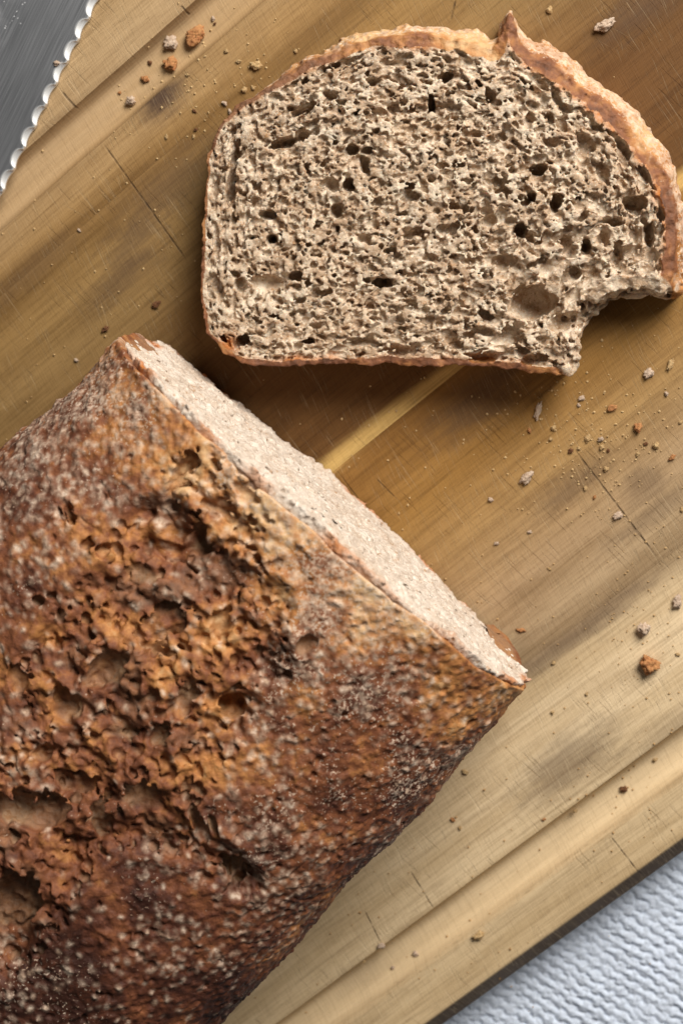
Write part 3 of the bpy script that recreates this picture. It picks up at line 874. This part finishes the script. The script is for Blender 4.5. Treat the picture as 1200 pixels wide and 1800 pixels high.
    SS, ZZ = np.meshgrid(s_, z_, indexing='ij')
    pin, _ = loaf_profile(160)
    dS = poly_sdf(np.vstack([pin]), SS, ZZ) + 0.0007
    dS += noise((ns, nz2), 12) * 0.00035 + noise((ns, nz2), 5) * 0.0002
    face = -0.0010 + noise((ns, nz2), 60) * 0.0008 + noise((ns, nz2), 22) * 0.0004 + noise((ns, nz2), 10) * 0.00022 + noise((ns, nz2), 4) * 0.00020
    t_ = -0.0035 + np.arange(nt) * h2
    F = np.maximum(dS[:, :, None] + 0.6 * np.clip(t_, 0, None)[None, None], face[:, :, None] - t_[None, None]).astype(np.float32)
    for _ in range(1500):
        a, c = rng.uniform(-0.066, 0.066), rng.uniform(0.002, 0.085)
        i, j = int((a + 0.07) / h2), int((c + 0.001) / h2)
        r = min(0.00028 * (rng.pareto(3.2) + 1), 0.0012)
        if dS[i, j] > -0.0012 - r:
            continue
        carve(F, np.array([i, j, (face[i, j] + rng.uniform(0.0, 1.2) * r - t_[0]) / h2]), (r * 1.4 / h2, r / h2, r * 1.2 / h2), axes_rot(rng.normal(0, .7)), h2)
    F += noise(F.shape, 1.7) * 0.00024 + noise(F.shape, 5) * 0.00016
    V, Q = surface_nets(F)
    s_v, z_v, t_v = -0.070 + V[:, 0] * h2, -0.0010 + V[:, 1] * h2, t_[0] + V[:, 2] * h2
    P = loaf_world(s_v, t_v, np.maximum(z_v, 0.0002))
    dd = bilin(dS, V[:, 0], V[:, 1])
    nn = bilin(noise((ns, nz2), 14), V[:, 0], V[:, 1])
    toast = sstep(-0.0026, -0.0004, dd + 0.0008 * nn) * np.clip(0.28 + 0.45 * nn, 0, 0.8)
    mesh_obj('crumb', P - off, Q, M_FACE, root, {'toast': toast})
    print('face quads', len(Q))
make_loaf()

# ------------------------------------------------------------------ serrated knife
def make_knife():
    a, b = at(0, 352, 0.001), at(176, -2, 0.001)
    e = (b - a)[:2]; e /= np.linalg.norm(e)
    nrm = np.array([-e[1], e[0]])                        # from the edge towards the spine
    PIT = float(np.linalg.norm((b - a)[:2])) / 9.35
    root = empty('bread_knife', (a[0], a[1], 0), math.atan2(e[1], e[0]))
    tag(root, 'steel bread knife with a scalloped edge lying across the corner of the board', 'knife')
    root.rotation_euler = (0, 0, math.atan2(e[1], e[0]))
    T, WID = 0.0019, 0.034
    x0, x1 = -6.0 * PIT, 22.0 * PIT
    nx = int((x1 - x0) / 0.00022)
    x = np.linspace(x0, x1, nx)
    fr = (x / PIT + 0.55) % 1.0
    c = np.clip(1 - ((2 * fr - 1) / 0.86) ** 2, 0, 1)
    ye = 0.00060 * c                                      # wavy edge: points between the scallops
    yb = 0.00020 + 0.0018 * np.sqrt(np.clip(c, 0, 1))
    yb = np.maximum(yb, ye + 0.0002)
    rows_y, rows_z = [], []
    for k in np.linspace(0, 1, 9):
        rows_y.append(ye + (yb - ye) * k); rows_z.append(np.full(nx, T - 0.0007 * (1 - k)))
    for k in (0.02, 0.1, 0.35, 0.7, 1.0):
        rows_y.append(yb + (WID - yb) * k); rows_z.append(np.full(nx, T + 0.00002 * k))
    rows_y.append(np.full(nx, WID)); rows_z.append(np.full(nx, 0.0003))
    rows_y.append(ye); rows_z.append(np.full(nx, 0.0003))
    Yr, Zr = np.array(rows_y), np.array(rows_z)
    m = len(Yr)
    V = np.stack([np.broadcast_to(x, Yr.shape), Yr, Zr], -1).reshape(-1, 3)
    Q = [((r + 1) % m * nx + k, (r + 1) % m * nx + k + 1, r * nx + k + 1, r * nx + k) for r in range(m) for k in range(nx - 1)]
    Q = np.array(Q)[:, ::-1]
    bev = np.concatenate([np.full(nx, float(r < 9)) for r in range(m)])
    s = Sh('steel')
    v = s.coord()
    br = s.noise(s.map(v, (60, 4000, 60)), 1, 3)
    X, Y, Z = s.xyz(v)
    sm = s.mul(s.ramp(s.noise(v, 55, 4, 0.6), 0.45, 0.62), s.ramp(Y, 0.016, 0.022))
    spk = s.mul(s.ramp(s.noise(v, 1100, 2), 0.66, 0.72), s.ramp(s.noise(v, 130, 2), 0.5, 0.6))
    dust = s.math('MAXIMUM', s.mul(sm, 0.22), s.mul(spk, s.ramp(Y, 0.013, 0.020)), clamp=True)
    c_ = s.mix(br, (0.57, 0.59, 0.63), (0.61, 0.63, 0.67))
    c_ = s.mix(dust, c_, (0.72, 0.72, 0.74))
    bv = s.attr('bevel')
    c_ = s.mix(bv, c_, (0.88, 0.89, 0.90))
    s.bump(br, 0.00004, 0.06)
    mat = s.done(c_, s.add(s.ramp(br, 0.3, 0.7, 0.34, 0.42), s.mul(bv, 0.20)), Metallic=s.sub(1.0, dust))
    import bmesh
    o = mesh_obj('blade', V, Q, mat, root, {'bevel': bev}, smooth=False)
    bm = bmesh.new(); bm.from_mesh(o.data); bm.verts.ensure_lookup_table()
    bm.faces.new([bm.verts[r * nx] for r in range(m)]); bm.faces.new([bm.verts[r * nx + nx - 1] for r in reversed(range(m))])
    bmesh.ops.recalc_face_normals(bm, faces=bm.faces)
    bm.to_mesh(o.data); bm.free()
    # handle, beyond the frame
    hm = plain_material('dark_handle', (0.03, 0.028, 0.026), 0.45)
    ring = []
    st = np.linspace(0, 1, 14)
    for q in st:
        w_ = 0.013 + 0.002 * math.sin(q * 6.0); k_ = 0.0085
        for g in np.linspace(0, 2 * math.pi, 20, endpoint=False):
            cy, cz = math.copysign(abs(math.cos(g)) ** .6, math.cos(g)), math.copysign(abs(math.sin(g)) ** .6, math.sin(g))
            ring.append((x0 - q * 0.115 + 0.004, 0.018 + w_ * cy, 0.0012 + k_ * cz))
    V = np.array(ring)
    Q = np.array([(i * 20 + g, i * 20 + (g + 1) % 20, (i + 1) * 20 + (g + 1) % 20, (i + 1) * 20 + g) for i in range(13) for g in range(20)])
    o = mesh_obj('handle', V, Q, hm, root)
    bm = bmesh.new(); bm.from_mesh(o.data); bm.verts.ensure_lookup_table()
    bm.faces.new([bm.verts[g] for g in range(20)]); bm.faces.new([bm.verts[13 * 20 + g] for g in range(20)])
    bmesh.ops.recalc_face_normals(bm, faces=bm.faces)
    bm.to_mesh(o.data); bm.free()
make_knife()

# ------------------------------------------------------------------ crumbs
def lump_mesh(name, mat, seed, rough=0.42, level=4):
    import bmesh
    bm = bmesh.new()
    bmesh.ops.create_icosphere(bm, subdivisions=level, radius=1.0)
    from mathutils import noise as mn
    for v in bm.verts:
        p = v.co * 1.3 + Vector((seed * 7.3, seed * 1.7, 0))
        v.co *= 1 + rough * mn.noise(p) * 1.6 + rough * 0.8 * mn.noise(p * 2.7) + rough * 0.6 * mn.noise(p * 6) + rough * 0.35 * mn.noise(p * 13)
    me = bpy.data.meshes.new(name)
    bm.to_mesh(me); bm.free()
    me.polygons.foreach_set('use_smooth', np.ones(len(me.polygons), bool))
    me.materials.append(mat)
    return me
def bit_material(name, a, b):
    s = Sh(name)
    v = s.coord()
    c = s.mix(s.ramp(s.noise(v, 2.2, 4, 0.6), 0.35, 0.65), a, b)
    s.bump(s.noise(v, 5, 4, 0.6), 0.0003, 0.8)
    return s.done(c, 0.8, Specular_IOR_Level=0.25)
BITS = {'pale': bit_material('pale_bit', (0.58, 0.46, 0.36), (0.42, 0.29, 0.20)),
        'tan': bit_material('tan_bit', (0.58, 0.42, 0.22), (0.38, 0.22, 0.09)),
        'orange': bit_material('orange_bit', (0.50, 0.25, 0.10), (0.33, 0.13, 0.05)),
        'brown': bit_material('brown_bit', (0.22, 0.10, 0.04), (0.10, 0.04, 0.02))}
LUMPS = {k: [lump_mesh('crumb_lump', m, i + 5 * j) for i in range(4)] for j, (k, m) in enumerate(BITS.items())}

def ground_z(px, py):
    _, y = board_xy(px, py)
    return float(board_z(np.array([y]))[0])

def crumb(px, py, lx, ly, ang, kind, label, group=None, z=None):
    g = ground_z(px, py) if z is None else z
    p = at(px, py, g)
    o = bpy.data.objects.new('bread_crumb', LUMPS[kind][random.randrange(4)])
    COL.objects.link(o)
    k = 0.000158 / 2 * 0.72
    sz = min(lx, ly) * k * 0.65
    o.scale = (lx * k, ly * k, sz)
    o.rotation_euler = (0, 0, math.radians(ang))
    zmin = min(v.co.z for v in o.data.vertices)
    o.location = (p[0], p[1], g - zmin * sz - 0.00003)
    tag(o, label, 'crumb', group)
BIG = [(1062, 45, 42, 22, 25, 'pale', 'long pale crumb flake lying off the thick top crust of the slice'),
       (925, 838, 34, 19, 45, 'pale', 'pale jagged crumb flake in the middle of the bare board'),
       (945, 722, 38, 12, 75, 'pale', 'narrow pale flake lying beside the torn corner of the slice'),
       (1140, 656, 22, 17, 30, 'pale', 'chunky pale crumb with a thin tan flake beside it'),
       (1177, 641, 25, 11, 70, 'tan', 'thin tan flake standing beside a chunky pale crumb'),
       (1140, 1165, 46, 36, -30, 'orange', 'biggest orange crust crumb, near the groove beside the loaf'),
       (1130, 1104, 26, 30, 0, 'pale', 'pale crumb with orange edge next to the biggest orange crumb'),
       (1190, 1058, 18, 28, 0, 'pale', 'pale crumb farther along the grain from the biggest orange crumb'),
       (346, 62, 44, 32, 30, 'orange', 'orange crust crumb lying in the groove, farthest from the knife'),
       (303, 77, 28, 26, 0, 'pale', 'pale crumb in the groove between two orange crust crumbs'),
       (301, 112, 32, 28, 20, 'orange', 'orange brown crust crumb in the groove touching the pale groove crumb'),
       (256, 139, 17, 14, 0, 'orange', 'small orange crumb in the groove beside the dark knot stain'),
       (231, 178, 20, 19, 0, 'pale', 'round pale crumb in the groove just past the dark knot stain'),
       (840, 1643, 28, 16, 30, 'tan', 'tan crumb on the outer lip of the groove by the cloth'),
       (1095, 1386, 18, 14, 0, 'brown', 'dark crumb sitting in the groove near the grey stain'),
       (671, 1662, 17, 12, 0, 'pale', 'small white crumb at the inner lip of the groove'),
       (275, 535, 20, 11, 35, 'brown', 'dark reddish crumb in the shadow of the slice'),
       (187, 578, 18, 11, 30, 'brown', 'dark flat crumb on the board near the loaf corner'),
       (450, 115, 25, 16, 0, 'tan', 'tan crumb on bare wood outside the domed crust of the slice'),
       (1076, 716, 19, 13, 0, 'orange', 'yellow orange crumb in the scatter close to the slice tear'),
       (1120, 750, 18, 20, 0, 'orange', 'orange crumb in the scatter near the long knife cut'),
       (915, 1107, 20, 9, 0, 'orange', 'flat reddish crumb beside the corner of the cut loaf end'),
       (1086, 906, 21, 14, 20, 'pale', 'pinkish crumb lying beside the long knife cut')]
for px, py, lx, ly, a, k, lab in BIG:
    crumb(px, py, lx, ly, a, k, lab)
crumb(101, 111, 14, 11, 0, 'pale', 'tiny white crumb stuck on the knife blade by its scallops', z=0.0019)
SMALL = [(1022, 700, 12), (1016, 712, 8), (972, 752, 10), (930, 757, 9), (1032, 770, 12), (1055, 772, 10), (1057, 786, 11), (1003, 792, 10), (1017, 788, 8),
         (1068, 792, 8), (1152, 783, 14), (1180, 804, 12), (1120, 798, 9), (1064, 824, 10), (1134, 780, 9), (862, 878, 9), (930, 935, 9), (872, 955, 10),
         (1028, 858, 8), (1044, 874, 8), (967, 772, 8), (1195, 742, 8), (1197, 896, 9), (1170, 692, 8), (965, 18, 11), (375, 33, 10), (342, 195, 8),
         (430, 158, 12), (395, 182, 9), (404, 196, 9), (445, 155, 8), (378, 42, 7), (264, 111, 9), (293, 241, 8), (345, 228, 8), (341, 240, 7), (330, 132, 7),
         (211, 163, 7), (140, 405, 7), (135, 633, 8), (520, 90, 8), (398, 90, 8), (420, 108, 9), (1150, 1335, 9), (817, 1357, 11), (795, 1440, 8), (808, 1455, 7), (730, 1675, 13),
         (858, 1600, 8), (965, 1000, 7), (972, 1165, 8), (1030, 1220, 7), (970, 1252, 7), (1190, 1150, 8), (640, 1690, 7), (690, 1700, 8), (905, 1580, 8), (1010, 1425, 9), (955, 1440, 7)]
MARKS = [(1080, 880, 'beside the long knife cut'), (1030, 720, 'beside the torn corner of the slice'), (300, 110, 'in or by the groove near the knife'),
         (340, 230, 'between the dark knot and the slice'), (425, 130, 'outside the domed crust of the slice'), (1030, 1370, 'by the grey stain near the groove'),
         (880, 1560, 'along the groove nearest the cloth'), (700, 1690, 'along the groove beside the loaf'), (930, 1050, 'off the cut end of the loaf'),
         (150, 560, 'by the narrow corner of the loaf'), (1150, 1180, 'around the biggest orange crumb'), (965, 10, 'off the peak of the slice crust'), (1160, 780, 'among the scattered orange crumbs'),
         (800, 1420, 'beside the long shaded side of the loaf')]
for px, py, d in SMALL:
    a = random.uniform(0, 180)
    kind = random.choice(['tan', 'tan', 'pale', 'tan', 'pale', 'tan', 'orange', 'brown'])
    mark = min(MARKS, key=lambda m: (m[0] - px) ** 2 + (m[1] - py) ** 2)[2]
    crumb(px, py, d * random.uniform(1.0, 1.4), d * random.uniform(.75, 1.0), a, kind,
          'tiny %s crumb on the wood %s' % (kind, mark), 'tiny crumbs strewn over the board')
# dust of crumbs too small to count
def dust():
    Vs, Qs, n = [], [], 0
    base = np.array([(1, 0, 0), (-1, 0, 0), (0, 1, 0), (0, -1, 0), (0, 0, 1), (0, 0, -0.6)], float)
    tri = np.array([(0, 2, 4), (2, 1, 4), (1, 3, 4), (3, 0, 4), (2, 0, 5), (1, 2, 5), (3, 1, 5), (0, 3, 5)])
    spots = [(1060, 780, 80, 160), (1000, 720, 70, 60), (420, 130, 70, 60), (320, 150, 60, 50), (1120, 1130, 60, 50), (900, 900, 160, 90), (1080, 1380, 90, 60), (760, 1620, 120, 60), (150, 470, 120, 50), (600, 1000, 600, 160)]
    for x, y, sd, c in spots:
        for _ in range(c):
            px, py = random.gauss(x, sd), random.gauss(y, sd)
            r = 0.000158 * random.uniform(1.0, 2.6)
            p = at(px, py, 0); z = ground_z(px, py)
            b = base * r * np.random.default_rng(n).uniform(.6, 1.3, (6, 1)) + np.array([p[0], p[1], z + r * 0.4])
            Vs.append(b); Qs.append(tri + n); n += 6
    o = mesh_obj('crumb_dust', np.concatenate(Vs), np.concatenate(Qs), BITS['tan'], smooth=False)
    tag(o, 'fine bread dust sprinkled over the wooden board', 'crumbs', kind='stuff')
dust()
